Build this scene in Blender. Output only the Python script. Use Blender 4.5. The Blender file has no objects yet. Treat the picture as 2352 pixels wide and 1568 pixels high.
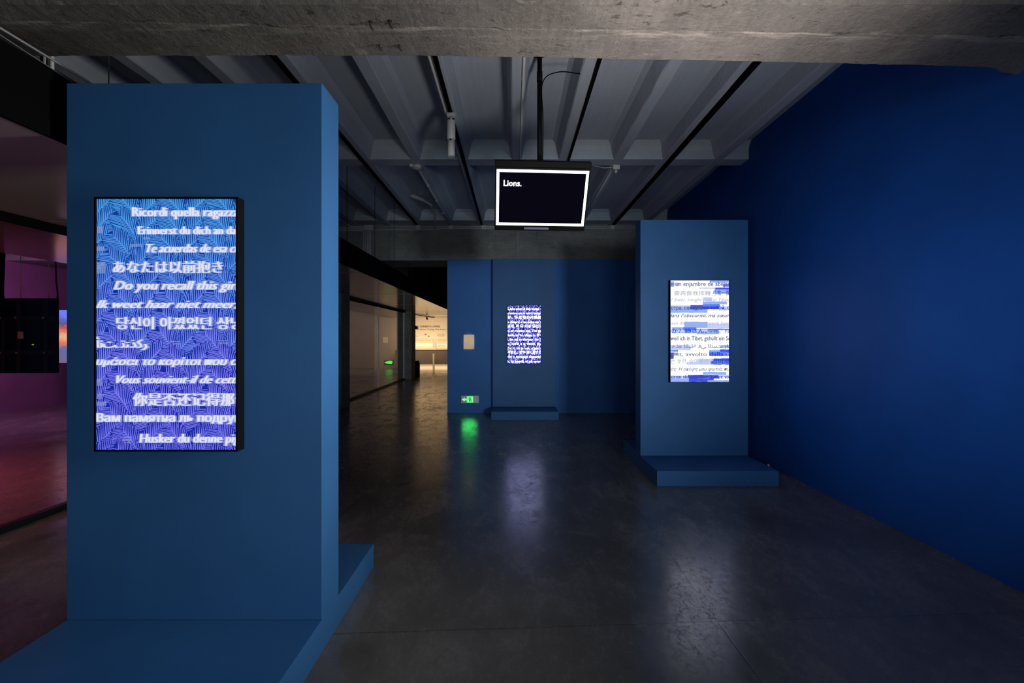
import bpy, bmesh, math, random
from mathutils import Vector, Matrix, noise
random.seed(7)
S = bpy.context.scene
COL = S.collection

# ------------------------------------------------------------------ camera
H = 1.55                      # eye height
F = 2352 * 17.0 / 36.0        # focal length in pixels (17 mm on full frame)
CX, CY = 1179.0, 776.0        # principal point
cam = bpy.data.cameras.new('camera')
cam.sensor_fit = 'HORIZONTAL'; cam.sensor_width = 36; cam.lens = 17.0
cam.shift_x = -(CX - 1176) / 2352; cam.shift_y = -(784 - CY) / 2352
cam.clip_start = 0.05; cam.clip_end = 100
camo = bpy.data.objects.new('camera', cam); COL.objects.link(camo)
camo.location = (0, 0, H); camo.rotation_euler = (math.pi / 2, 0, 0)
S.camera = camo

# ------------------------------------------------------------------ world, view, lights
W = bpy.data.worlds.new('world'); S.world = W; W.use_nodes = True
W.node_tree.nodes['Background'].inputs[0].default_value = (0.55, 0.65, 1.0, 1)
W.node_tree.nodes['Background'].inputs[1].default_value = 0.004
S.view_settings.view_transform = 'Standard'; S.view_settings.look = 'None'
S.view_settings.gamma = 1.0; S.view_settings.exposure = 0.0
S.view_settings.use_curve_mapping = False
S.cycles.use_denoising = True
S.cycles.max_bounces = 8; S.cycles.diffuse_bounces = 4; S.cycles.glossy_bounces = 4
S.cycles.transparent_max_bounces = 12
S.cycles.sample_clamp_indirect = 4.0

def area(name, loc, target, sx, sy, power, color, spread=180):
    l = bpy.data.lights.new(name, 'AREA'); l.shape = 'RECTANGLE'; l.size = sx; l.size_y = sy
    l.energy = power; l.color = color; l.spread = math.radians(spread)
    o = bpy.data.objects.new(name, l); COL.objects.link(o); o.location = loc
    o.rotation_euler = (Vector(target) - Vector(loc)).to_track_quat('-Z', 'Y').to_euler()
    return o
def spot(name, loc, target, power, color, ang, blend=0.8, r=0.05):
    l = bpy.data.lights.new(name, 'SPOT'); l.energy = power; l.color = color
    l.spot_size = math.radians(ang); l.spot_blend = blend; l.shadow_soft_size = r
    o = bpy.data.objects.new(name, l); COL.objects.link(o); o.location = loc
    o.rotation_euler = (Vector(target) - Vector(loc)).to_track_quat('-Z', 'Y').to_euler()
    return o
# unseen fill lights added around the camera
area('hall_fill', (0.4, -4.0, 1.5), (0.4, 8, 2.0), 1.0, 1.2, 24.5, (0.85, 0.95, 1.0), 110)
area('hall_narrow_fill', (2.6, -4.0, 1.6), (-0.4, 10, 1.9), 0.6, 0.6, 11, (0.85, 0.95, 1.0), 30)
area('mid_fill', (-0.5, -2.0, 1.4), (1.3, 8, 2.1), 0.8, 1.0, 2.2, (0.85, 0.95, 1.0), 60)
area('side_fill', (2.98, 2.0, 1.8), (-0.94, 2.5, 1.70), 0.5, 1.0, 21, (1.0, 0.98, 0.88), 60)
area('low_fill', (1.15, 1.4, 1.4), (0.85, 2.7, 3.17), 0.5, 0.5, 15, (1.0, 0.93, 0.89), 78)
area('wall_wash_fill', (-0.4, 0.8, 1.4), (3.1, 3.7, 1.75), 0.5, 0.5, 5.6, (0.85, 0.92, 1.0), 50)
area('near_stand_fill', (-1.6, -1.5, 0.9), (-1.6, 2.4, 0.9), 0.7, 0.5, 1.9, (0.85, 0.95, 1.0), 90)
spot('plate_spotlight', (-0.66, 7.6, 3.80), (-0.918, 10.0, 1.475), 160, (1.0, 0.84, 0.62), 5.2, 0.45, 0.01)
# warm lamps of the far room
area('far_room_lamp', (-4.0, 20.9, 2.42), (-4.0, 23.6, 1.2), 2.2, 0.2, 34, (1.0, 0.70, 0.38), 120)
area('far_counter_lamp', (-4.0, 23.25, 1.12), (-4.0, 23.6, 1.5), 2.4, 0.06, 6, (1.0, 0.74, 0.42))
area('far_toe_lamp', (-4.0, 22.9, 0.14), (-4.0, 23.6, 0.05), 2.4, 0.05, 3, (1.0, 0.72, 0.40))
# red and violet light of the side gallery
area('gallery_red_lamp', (-6.9, 4.2, 2.5), (-6.5, 4.4, 0), 1.5, 1.0, 50, (1.0, 0.16, 0.12), 100)
area('gallery_violet_lamp', (-8.2, 7.9, 3.0), (-10.6, 9.6, 1.3), 1.2, 1.2, 105, (0.85, 0.30, 0.80))
area('gallery_end_lamp', (-7.5, 21.0, 3.1), (-7.5, 25, 1.3), 2.0, 0.6, 66, (1.0, 0.80, 0.70))

# ------------------------------------------------------------------ helpers
def srgb(r, g, b):
    f = lambda c: (c / 255 / 12.92) if c / 255 <= 0.04045 else ((c / 255 + 0.055) / 1.055) ** 2.4
    return (f(r), f(g), f(b), 1.0)
class N:
    """tiny node-tree builder"""
    def __init__(s, name):
        s.m = bpy.data.materials.new(name); s.m.use_nodes = True; s.t = s.m.node_tree
        s.b = s.t.nodes['Principled BSDF']; s.out = s.t.nodes['Material Output']
    def n(s, kind, **kw):
        x = s.t.nodes.new(kind)
        for k, v in kw.items():
            if k.startswith('i_'):
                key = k[2:]; key = int(key) if key.isdigit() else key
                x.inputs[key].default_value = v
            else: setattr(x, k, v)
        return x
    def l(s, a, b): s.t.links.new(a, b)
    def coord(s): return s.n('ShaderNodeTexCoord').outputs['Object']
    def mapped(s, scale, rot=(0, 0, 0)):
        m = s.n('ShaderNodeMapping'); m.inputs['Scale'].default_value = scale; m.inputs['Rotation'].default_value = rot
        s.l(s.coord(), m.inputs['Vector']); return m.outputs[0]
    def noise(s, vec, scale, detail=6, rough=0.6, dist=0.0):
        x = s.n('ShaderNodeTexNoise'); x.inputs['Scale'].default_value = scale
        x.inputs['Detail'].default_value = detail; x.inputs['Roughness'].default_value = rough
        x.inputs['Distortion'].default_value = dist
        s.l(vec, x.inputs['Vector']); return x.outputs[0]
    def ramp(s, fac, stops, interp='LINEAR'):
        r = s.n('ShaderNodeValToRGB'); r.color_ramp.interpolation = interp
        e = r.color_ramp.elements
        while len(e) < len(stops): e.new(0.5)
        for q, (p, c) in zip(e, stops):
            q.position = p; q.color = c if len(c) == 4 else (*c, 1)
        s.l(fac, r.inputs[0]); return r.outputs[0]
    def mix(s, fac, a, b, mode='MIX'):
        x = s.n('ShaderNodeMix', data_type='RGBA', blend_type=mode)
        for sock, v in ((x.inputs[0], fac), (x.inputs[6], a), (x.inputs[7], b)):
            if hasattr(v, 'links'): s.l(v, sock)
            else: sock.default_value = v
        return x.outputs[2]
    def math(s, op, a, b=0.0, clamp=False):
        x = s.n('ShaderNodeMath', operation=op, use_clamp=clamp)
        for sock, v in ((x.inputs[0], a), (x.inputs[1], b)):
            if hasattr(v, 'links'): s.l(v, sock)
            else: sock.default_value = v
        return x.outputs[0]
    def bump(s, h, strength, dist=0.01):
        x = s.n('ShaderNodeBump'); x.inputs['Strength'].default_value = strength; x.inputs['Distance'].default_value = dist
        s.l(h, x.inputs['Height']); s.l(x.outputs[0], s.b.inputs['Normal'])

def plain(name, col, rough=0.5, metal=0.0, spec=0.5, bump=0.0, bscale=200):
    a = N(name); a.b.inputs['Base Color'].default_value = (*col[:3], 1); a.b.inputs['Roughness'].default_value = rough
    a.b.inputs['Metallic'].default_value = metal; a.b.inputs['Specular IOR Level'].default_value = spec
    if bump:
        a.bump(a.noise(a.coord(), bscale, 3), bump, 0.002)
    return a.m
def emit(name, col, strength=1.0):
    a = N(name); a.t.nodes.remove(a.b)
    e = a.n('ShaderNodeEmission'); e.inputs[0].default_value = (*col[:3], 1); e.inputs[1].default_value = strength
    a.l(e.outputs[0], a.out.inputs[0]); return a.m
def haze_emit(name, col, strength, a_):
    a = N(name); a.t.nodes.remove(a.b)
    e = a.n('ShaderNodeEmission'); e.inputs[0].default_value = (*col[:3], 1); e.inputs[1].default_value = strength
    t = a.n('ShaderNodeBsdfTransparent'); mx = a.n('ShaderNodeMixShader'); mx.inputs[0].default_value = a_
    a.l(t.outputs[0], mx.inputs[1]); a.l(e.outputs[0], mx.inputs[2]); a.l(mx.outputs[0], a.out.inputs[0]); return a.m
def paint(name, col, rough=0.55, mott=0.10):
    a = N(name)
    nz = a.noise(a.coord(), 1.7, 5, 0.55)
    c1 = tuple(x * (1 - mott) for x in col); c2 = tuple(x * (1 + mott) for x in col)
    a.l(a.ramp(nz, [(0.3, c1), (0.7, c2)]), a.b.inputs['Base Color'])
    a.b.inputs['Roughness'].default_value = rough; a.b.inputs['Specular IOR Level'].default_value = 0.3
    a.bump(a.noise(a.coord(), 260, 2), 0.12, 0.002)
    return a.m
def concrete(name, dark, light, along='Y', warm=0.0, bump=0.8, joint=None):
    a = N(name)
    sc = {'Y': (9, 0.8, 9), 'X': (0.8, 9, 9), 'Z': (9, 9, 0.8)}[along]
    streak = a.noise(a.mapped(sc), 4.0, 8, 0.65)
    blot = a.noise(a.coord(), 1.6, 7, 0.62, 0.4)
    fine = a.noise(a.coord(), 38, 6, 0.7)
    f = a.math('ADD', a.math('MULTIPLY', streak, 0.20), a.math('ADD', a.math('MULTIPLY', blot, 0.50), a.math('MULTIPLY', fine, 0.30)))
    c = a.ramp(f, [(0.34, dark), (0.50, tuple((x + y) / 2 for x, y in zip(dark, light))), (0.66, light)])
    scab = a.noise(a.mapped((1.0, 2.2, 1.0)), 9.0, 8, 0.7, 0.6)          # flaked, darker scabs and paler skim patches
    c = a.mix(a.ramp(scab, [(0.60, (0, 0, 0)), (0.66, (0.75, 0.75, 0.75))]), c, (dark[0] * 0.55, dark[1] * 0.5, dark[2] * 0.5, 1))
    c = a.mix(a.ramp(scab, [(0.34, (0.6, 0.6, 0.6)), (0.41, (0, 0, 0))]), c, (light[0] * 1.2, light[1] * 1.18, light[2] * 1.15, 1))
    pits = a.n('ShaderNodeTexVoronoi'); pits.inputs['Scale'].default_value = 16
    a.l(a.coord(), pits.inputs['Vector'])
    pm = a.ramp(pits.outputs['Distance'], [(0.02, (0.25, 0.25, 0.25)), (0.10, (1, 1, 1))])
    c = a.mix(1.0, c, pm, 'MULTIPLY')
    h = a.math('ADD', a.math('MULTIPLY', fine, 0.7), a.math('ADD', a.math('MULTIPLY', streak, 0.18), a.math('MULTIPLY', scab, 0.35)))
    if joint:                                       # pale, worn mortar band beside a formwork joint at y = y0 + k x
        y0, k = joint
        sx = a.n('ShaderNodeSeparateXYZ'); a.l(a.coord(), sx.inputs[0])
        wob = a.math('MULTIPLY', a.math('SUBTRACT', a.noise(a.coord(), 5, 5), 0.5), 0.06)
        d = a.math('ADD', a.math('SUBTRACT', sx.outputs[1], a.math('ADD', a.math('MULTIPLY', sx.outputs[0], k), y0)), wob)
        band = a.ramp(a.math('ADD', a.math('MULTIPLY', d, 6.0), 0.5), [(0.48, (0, 0, 0)), (0.54, (1, 1, 1)), (0.80, (0.5, 0.5, 0.5)), (1.0, (0, 0, 0))])
        patch = a.ramp(a.noise(a.mapped((1.2, 7, 1)), 2.2, 5), [(0.46, (0, 0, 0)), (0.56, (1, 1, 1))])
        c = a.mix(a.math('MULTIPLY', band, a.math('MULTIPLY', patch, 0.75)), c, (0.46, 0.41, 0.36, 1))
        crack = a.ramp(a.math('ABSOLUTE', a.math('ADD', d, a.math('MULTIPLY', wob, 0.4))), [(0.0, (1, 1, 1)), (0.010, (0, 0, 0))])
        brk = a.ramp(a.noise(a.mapped((3, 1, 1)), 2.0, 4), [(0.55, (0, 0, 0)), (0.68, (0.8, 0.8, 0.8))])
        c = a.mix(a.math('MULTIPLY', crack, brk), c, (0.02, 0.018, 0.016, 1))
        h = a.math('ADD', h, a.math('MULTIPLY', a.math('MULTIPLY', crack, brk), -0.5))
    a.l(c, a.b.inputs['Base Color']); a.b.inputs['Roughness'].default_value = 0.85; a.b.inputs['Specular IOR Level'].default_value = 0.25
    a.bump(h, bump, 0.02)
    return a.m

ORIG = {}
def tag(o, label=None, cat=None, group=None, kind=None):
    if label: o['label'] = label
    if cat: o['category'] = cat
    if group: o['group'] = group
    if kind: o['kind'] = kind
    return o
def empty(name, loc, label, cat, group=None):
    o = bpy.data.objects.new(name, None); COL.objects.link(o); o.location = loc; o.empty_display_size = 0.1
    ORIG[o] = Vector(loc); return tag(o, label, cat, group)
def obj(name, bm, mats, parent=None, smooth=False, bev=0.0, origin=None):
    """bm holds world coordinates; the mesh is shifted to its parent's (or its own) origin"""
    off = Vector(origin) if origin is not None else (ORIG[parent] if parent else Vector((0, 0, 0)))
    bmesh.ops.translate(bm, verts=bm.verts, vec=-off)
    me = bpy.data.meshes.new(name); bm.to_mesh(me); bm.free()
    for m in (mats if isinstance(mats, (list, tuple)) else [mats]): me.materials.append(m)
    o = bpy.data.objects.new(name, me); COL.objects.link(o)
    if smooth:
        for p in me.polygons: p.use_smooth = True
    if parent:
        o.parent = parent; o.location = off - ORIG[parent]
    else: o.location = off
    ORIG[o] = off
    if bev:
        b = o.modifiers.new('bevel', 'BEVEL'); b.width = bev; b.segments = 2; b.limit_method = 'ANGLE'; b.harden_normals = False
    return o
def BM(): return bmesh.new()
def box(bm, x0, x1, y0, y1, z0, z1, mi=0, mat=None):
    vs = [bm.verts.new(p) for p in ((x0, y0, z0), (x1, y0, z0), (x1, y1, z0), (x0, y1, z0), (x0, y0, z1), (x1, y0, z1), (x1, y1, z1), (x0, y1, z1))]
    fs = [bm.faces.new([vs[i] for i in q]) for q in ((3, 2, 1, 0), (4, 5, 6, 7), (0, 1, 5, 4), (1, 2, 6, 5), (2, 3, 7, 6), (3, 0, 4, 7))]
    for f in fs: f.material_index = mi
    if mat is not None: bmesh.ops.transform(bm, matrix=mat, verts=vs)
    return bm
def tube(bm, pts, r, seg=10, mi=0, cap=True):
    pts = [Vector(p) for p in pts]; rings = []
    up = None
    for i, p in enumerate(pts):
        d = (pts[min(i + 1, len(pts) - 1)] - pts[max(i - 1, 0)]).normalized()
        if up is None: up = d.orthogonal().normalized()
        up = (up - d * up.dot(d)).normalized(); sd = d.cross(up)
        rr = r[i] if isinstance(r, (list, tuple)) else r
        rings.append([bm.verts.new(p + (up * math.cos(a) + sd * math.sin(a)) * rr) for a in (2 * math.pi * k / seg for k in range(seg))])
    for a, b in zip(rings, rings[1:]):
        for k in range(seg):
            f = bm.faces.new((a[k], a[(k + 1) % seg], b[(k + 1) % seg], b[k])); f.material_index = mi; f.smooth = True
    if cap:
        bm.faces.new(rings[0][::-1]).material_index = mi; bm.faces.new(rings[-1]).material_index = mi
    return bm
def quad(bm, pts, mi=0):
    f = bm.faces.new([bm.verts.new(p) for p in pts]); f.material_index = mi; return f
def curve_pts(ctrl, n=8):
    """Catmull-Rom through control points"""
    c = [Vector(p) for p in ctrl]; c = [c[0] * 2 - c[1]] + c + [c[-1] * 2 - c[-2]]; out = []
    for i in range(1, len(c) - 2):
        for k in range(n):
            t = k / n
            out.append(0.5 * ((2 * c[i]) + (c[i + 1] - c[i - 1]) * t + (2 * c[i - 1] - 5 * c[i] + 4 * c[i + 1] - c[i + 2]) * t * t + (3 * c[i] - c[i - 1] - 3 * c[i + 1] + c[i + 2]) * t ** 3))
    out.append(c[-2]); return out
def at(px, py, Y):            # the point at distance Y that the photograph shows at (px, py)
    return Vector(((px - CX) * Y / F, Y, H - (py - CY) * Y / F))

_tcache = {}
def glyphs(s, shear=0.0, bold=0.0):
    key = (s, shear, bold)
    if key not in _tcache:
        c = bpy.data.curves.new('t', 'FONT'); c.body = s; c.shear = shear; c.offset = bold; c.resolution_u = 2
        o = bpy.data.objects.new('t', c); COL.objects.link(o)
        dg = bpy.context.evaluated_depsgraph_get()
        m = bpy.data.meshes.new_from_object(o.evaluated_get(dg))
        vs = [(v.co.x, v.co.y) for v in m.vertices]; fs = [tuple(p.vertices) for p in m.polygons]
        bpy.data.objects.remove(o); bpy.data.curves.remove(c); bpy.data.meshes.remove(m)
        _tcache[key] = (vs, fs)
    return _tcache[key]
def text_into(bm, s, x0, x1, base, size, place, shear=0.0, bold=0.0, mi=0, clip=None, depth=0.0):
    """lay s so that it spans x0..x1 on a baseline, em height = size; place(u, v, d) -> world"""
    vs, fs = glyphs(s, shear, bold)
    if not vs: return
    a = min(v[0] for v in vs); b = max(v[0] for v in vs); k = (x1 - x0) / (b - a)
    t = bmesh.new()
    tv = [t.verts.new((x0 + (v[0] - a) * k, base + v[1] * size, 0)) for v in vs]
    for f in fs:
        try: t.faces.new([tv[i] for i in f])
        except ValueError: pass
    if clip:
        for co, no in (((clip[0], 0, 0), (-1, 0, 0)), ((clip[1], 0, 0), (1, 0, 0))):
            bmesh.ops.bisect_plane(t, geom=t.verts[:] + t.edges[:] + t.faces[:], plane_co=co, plane_no=no, clear_outer=True)
    mp = {v: bm.verts.new(place(v.co.x, v.co.y, depth)) for v in t.verts}
    for f in t.faces:
        try: bm.faces.new([mp[v] for v in f.verts]).material_index = mi
        except ValueError: pass
    t.free()

# ------------------------------------------------------------------ materials
M = {}
M['stand_blue'] = paint('stand_blue_paint', (0.030, 0.130, 0.34))
M['wall_blue'] = paint('wall_blue_paint', (0.004, 0.070, 0.34), 0.6)
M['back_blue'] = paint('back_wall_blue_paint', (0.035, 0.160, 0.48), 0.6)
M['black'] = plain('black_plastic', (0.003, 0.003, 0.0035), 0.6, spec=0.12)
M['black_matte'] = plain('black_matte', (0.0015, 0.0015, 0.002), 0.9, spec=0.08)
M['rail_metal'] = plain('dark_metal', (0.03, 0.03, 0.033), 0.4, 0.8)
M['white_paint'] = plain('white_enamel', (0.55, 0.56, 0.55), 0.45, bump=0.05)
M['pipe_paint'] = plain('grey_pipe_paint', (0.52, 0.54, 0.56), 0.45)
M['bright_metal'] = plain('galvanised_metal', (0.55, 0.56, 0.58), 0.35, 0.7)
M['beam'] = concrete('raw_beam_concrete', (0.10, 0.092, 0.085), (0.30, 0.27, 0.245), 'Y', joint=(2.537, 0.024), bump=1.0)
M['far_beam'] = concrete('board_marked_concrete', (0.13, 0.135, 0.135), (0.34, 0.34, 0.33), 'X', bump=0.8)
M['column'] = concrete('column_concrete', (0.11, 0.115, 0.11), (0.30, 0.31, 0.29), 'Z', bump=0.8)
def ceiling_mat():
    a = N('painted_ceiling_concrete')
    nz = a.noise(a.coord(), 1.3, 6, 0.6)
    bd = a.noise(a.mapped((8, 0.5, 8)), 3, 5, 0.6)
    a.l(a.ramp(a.math('ADD', a.math('MULTIPLY', nz, 0.5), a.math('MULTIPLY', bd, 0.5)), [(0.35, (0.39, 0.445, 0.51)), (0.65, (0.455, 0.515, 0.575))]), a.b.inputs['Base Color'])
    a.b.inputs['Roughness'].default_value = 0.8
    a.bump(a.noise(a.coord(), 22, 6, 0.65), 0.5, 0.012); return a.m
M['ceiling'] = ceiling_mat()
def floor_mat():
    a = N('polished_concrete_floor')
    sep = a.n('ShaderNodeSeparateXYZ'); a.l(a.coord(), sep.inputs[0]); X, Y = sep.outputs[0], sep.outputs[1]
    big = a.noise(a.coord(), 0.9, 7, 0.62, 0.6)
    mid = a.noise(a.mapped((1, 0.45, 1), (0, 0, 0.6)), 5.0, 8, 0.65, 0.8)
    fine = a.noise(a.coord(), 60, 5, 0.7)
    f = a.math('ADD', a.math('MULTIPLY', big, 0.5), a.math('ADD', a.math('MULTIPLY', mid, 0.35), a.math('MULTIPLY', fine, 0.15)))
    c = a.ramp(f, [(0.36, (0.105, 0.092, 0.085)), (0.5, (0.162, 0.146, 0.137)), (0.64, (0.235, 0.216, 0.203))])
    masks = []
    wob = a.math('MULTIPLY', a.math('SUBTRACT', a.noise(a.coord(), 3, 4), 0.5), 0.012)
    for kind, p, q, w in (('y', 2.585, 0.0526, 0.007), ('y', 6.6, 0.0, 0.008), ('y', 10.7, 0.0, 0.008), ('x', 1.119, 0.0, 0.007), ('x', -1.5, 0.0, 0.006), ('x', -4.12, 0.0, 0.006)):
        if kind == 'y': d = a.math('SUBTRACT', Y, a.math('ADD', a.math('MULTIPLY', X, q), p))
        else: d = a.math('SUBTRACT', X, p)
        d = a.math('ABSOLUTE', a.math('ADD', d, wob))
        masks.append(a.math('SUBTRACT', 1.0, a.math('MULTIPLY', d, 1.0 / w), True))
    m = masks[0]
    for k in masks[1:]: m = a.math('MAXIMUM', m, k)
    c = a.mix(a.math('MULTIPLY', m, 0.6), c, (0.012, 0.011, 0.010, 1))
    a.l(c, a.b.inputs['Base Color'])
    scuff = a.noise(a.mapped((1, 0.7, 1), (0, 0, 0.5)), 26.0, 8, 0.75, 1.2)
    r = a.ramp(a.math('ADD', a.math('MULTIPLY', scuff, 0.5), a.math('ADD', a.math('MULTIPLY', mid, 0.3), a.math('MULTIPLY', big, 0.2))), [(0.36, (0.13, 0.13, 0.13)), (0.50, (0.22, 0.22, 0.22)), (0.62, (0.42, 0.42, 0.42))])
    a.l(r, a.b.inputs['Roughness']); a.l(a.ramp(scuff, [(0.40, (1.0, 1.0, 1.0)), (0.60, (0.55, 0.55, 0.55))]), a.b.inputs['Specular IOR Level'])
    h = a.math('SUBTRACT', a.math('ADD', a.math('MULTIPLY', mid, 0.5), a.math('ADD', a.math('MULTIPLY', fine, 0.08), a.math('MULTIPLY', scuff, 0.16))), a.math('MULTIPLY', m, 0.6))
    a.bump(h, 0.05, 0.02); return a.m
M['floor'] = floor_mat()
def soffit_mat():
    a = N('polished_soffit_panel')
    a.b.inputs['Base Color'].default_value = (0.34, 0.28, 0.27, 1); a.b.inputs['Roughness'].default_value = 0.16
    a.b.inputs['Specular IOR Level'].default_value = 0.6
    a.bump(a.noise(a.mapped((0.6, 6, 1)), 2, 3), 0.02, 0.01); return a.m
M['soffit'] = soffit_mat()
def glass_mat():
    a = N('clear_glass'); a.t.nodes.remove(a.b)
    t = a.n('ShaderNodeBsdfTransparent'); t.inputs[0].default_value = (0.86, 0.88, 0.87, 1)
    g = a.n('ShaderNodeBsdfGlossy'); g.inputs[0].default_value = (0.9, 0.9, 0.9, 1); g.inputs['Roughness'].default_value = 0.01
    fr = a.n('ShaderNodeFresnel'); ge = a.n('ShaderNodeNewGeometry')
    a.l(a.math('SUBTRACT', 1.45, a.math('MULTIPLY', ge.outputs['Backfacing'], 1.45 - 1 / 1.45)), fr.inputs[0])   # same pane reflectance from both faces
    mx = a.n('ShaderNodeMixShader'); a.l(fr.outputs[0], mx.inputs[0]); a.l(t.outputs[0], mx.inputs[1]); a.l(g.outputs[0], mx.inputs[2])
    a.l(mx.outputs[0], a.out.inputs[0]); return a.m
M['glass'] = glass_mat()
M['glass_edge'] = plain('polished_glass_edge', (0.88, 0.84, 0.90), 0.25, spec=0.8)
M['plum_wall'] = paint('plum_wall_paint', (0.22, 0.10, 0.20), 0.6)
M['grey_wall'] = paint('grey_gallery_paint', (0.32, 0.27, 0.25), 0.6)
M['cream_wall'] = paint('cream_wall_paint', (0.78, 0.72, 0.62), 0.6, 0.02)

# ================================================================== THE SETTING
def struct(name, bm, m, parent=None, label=None, cat=None, **k):
    o = obj(name, bm, m, parent, **k)
    if not parent: tag(o, label, cat, kind='structure')
    return o
XG = -4.07            # glass line of the side gallery
ZS = 2.55             # underside of the dropped soffit
XF = -2.31            # fascia
ZB = 3.17             # underside of the concrete beams
ZR, ZC = 3.90, 4.13   # underside of the ribs, of the slab
struct('floor', box(BM(), -10.8, 3.4, -4.5, 25.3, -0.2, 0.0), M['floor'], label='dark polished concrete floor with saw-cut joints', cat='floor')

# ceiling slab with its longitudinal and cross ribs
ceil = struct('ceiling', box(BM(), -10.8, 3.4, -4.5, 25.3, ZC, ZC + 0.2), M['ceiling'], label='grey painted concrete ceiling with cast ribs', cat='ceiling')
def rib(x, y0, y1, w=0.065, wt=0.105):
    bm = BM(); n = int((y1 - y0) / 0.12); rows = []
    for i in range(n + 1):
        y = y0 + (y1 - y0) * i / n
        j = lambda k: 0.006 * (noise.noise(Vector((x * 3 + k, y * 3.1, k))))
        rows.append([bm.verts.new(p) for p in ((x - wt - 0.06, y, ZC + 0.02), (x - wt, y, ZC - 0.05), (x - w + j(1), y, ZR + 0.012), (x - w + 0.012 + j(2), y, ZR + j(3)),
                                              (x + w - 0.012 + j(4), y, ZR + j(5)), (x + w + j(6), y, ZR + 0.012), (x + wt, y, ZC - 0.05), (x + wt + 0.06, y, ZC + 0.02))])
    for a, b in zip(rows, rows[1:]):
        for k in range(7): bm.faces.new((a[k], b[k], b[k + 1], a[k + 1]))
    bmesh.ops.recalc_face_normals(bm, faces=bm.faces[:])
    return bm
RIBS = [-5.28, -4.62, -3.96, -3.29, -2.62, -1.95, -1.29, -0.66, 0.043, 0.66, 1.385, 2.05, 2.71]
for x in RIBS:
    obj('rib', rib(x, 2.5, 10.1, 0.085 if x == 2.05 else 0.065), M['ceiling'], ceil)
def cross_rib(y0, y1, zb):
    bm = BM(); c = 0.10
    prof = ((y0 - c, ZC + 0.02), (y0 - 0.02, ZC - 0.05), (y0, ZC - 0.10), (y0, zb), (y1, zb), (y1, ZC - 0.1), (y1 + 0.02, ZC - 0.05), (y1 + c, ZC + 0.02))
    for x0, x1 in ((-10.8, 3.1),):
        a = [bm.verts.new((x0, y, z)) for y, z in prof]; b = [bm.verts.new((x1, y, z)) for y, z in prof]
        for k in range(7): bm.faces.new((a[k], a[k + 1], b[k + 1], b[k]))
    bmesh.ops.recalc_face_normals(bm, faces=bm.faces[:])
    return bm
obj('cross_rib', cross_rib(6.37, 6.60, ZR + 0.004), M['ceiling'], ceil)
obj('cross_rib', cross_rib(9.75, 10.1, ZR + 0.02), M['ceiling'], ceil)

# near beam: its far edge wanders and flares into the column head by the right wall
def near_beam():
    edge = [(-10.8, 2.80), (-2.57, 2.80), (-1.2, 2.79), (0.15, 2.807), (0.77, 2.834), (1.33, 2.847), (2.26, 2.884), (2.80, 2.907), (2.92, 2.935), (2.99, 2.974), (3.11, 2.994)]
    def far(x):
        for (a, ya), (b, yb) in zip(edge, edge[1:]):
            if x <= b: return ya + (yb - ya) * (x - a) / (b - a)
        return edge[-1][1]
    bm = BM(); n = 560; rows = []
    for i in range(n + 1):
        x = -10.8 + 13.91 * i / n
        nz = lambda k, s=9.0: noise.noise(Vector((x * s, k * 3.7, 0.3)))
        yj = 2.537 + 0.024 * x + 0.004 * nz(1)
        ye = far(x) + 0.007 * nz(2, 14) + 0.004 * nz(3, 40)
        yn = 2.34 + 0.006 * nz(4, 12)
        zz = ZB + 0.003 * nz(5, 3)
        prof = [(yn, ZC), (yn, zz + 0.03), (yn + 0.015, zz + 0.004 + 0.004 * nz(6, 20)), (yj - 0.004, zz + 0.003 + 0.002 * nz(8, 25)), (yj + 0.004, zz - 0.001 + 0.002 * nz(9, 30)),
                (yj + 0.10, zz + 0.002 * nz(10, 18)), (ye - 0.02, zz + 0.002 * nz(11, 22)), (ye, zz + 0.014 + 0.006 * nz(7, 30)), (ye, ZC)]
        rows.append([bm.verts.new((x, y, z)) for y, z in prof])
    for a, b in zip(rows, rows[1:]):
        for k in range(len(a) - 1): bm.faces.new((a[k], b[k], b[k + 1], a[k + 1]))
    bmesh.ops.recalc_face_normals(bm, faces=bm.faces[:])
    return bm
nb = struct('ceiling_beam', near_beam(), M['beam'], label='rough concrete beam crossing overhead nearest the viewer', cat='beam')
M['rust'] = plain('rusty_steel', (0.06, 0.045, 0.035), 0.7, 0.5)
for px, py in ((850, 52), (895, 50), (871, 102), (917, 103)):
    Yb = 1.62 * F / (CY - py); p = at(px, py, Yb); p.z = ZB + 0.01
    tube_b = BM(); tube(tube_b, [p, p + Vector((0, 0.002, -0.018)), p + Vector((0.006, 0.006, -0.034)), p + Vector((0.016, 0.008, -0.040))], 0.005, 8)
    tube(tube_b, [p, p + Vector((0, 0, -0.006))], 0.013, 8)
    obj('anchor_bolt', tube_b, M['rust'], nb)
fb = BM()
box(fb, -10.8, 3.1, 10.1, 11.05, ZB, ZC)
struct('ceiling_beam', fb, M['far_beam'], label='board-marked concrete beam above the far blue wall', cat='beam')

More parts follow.
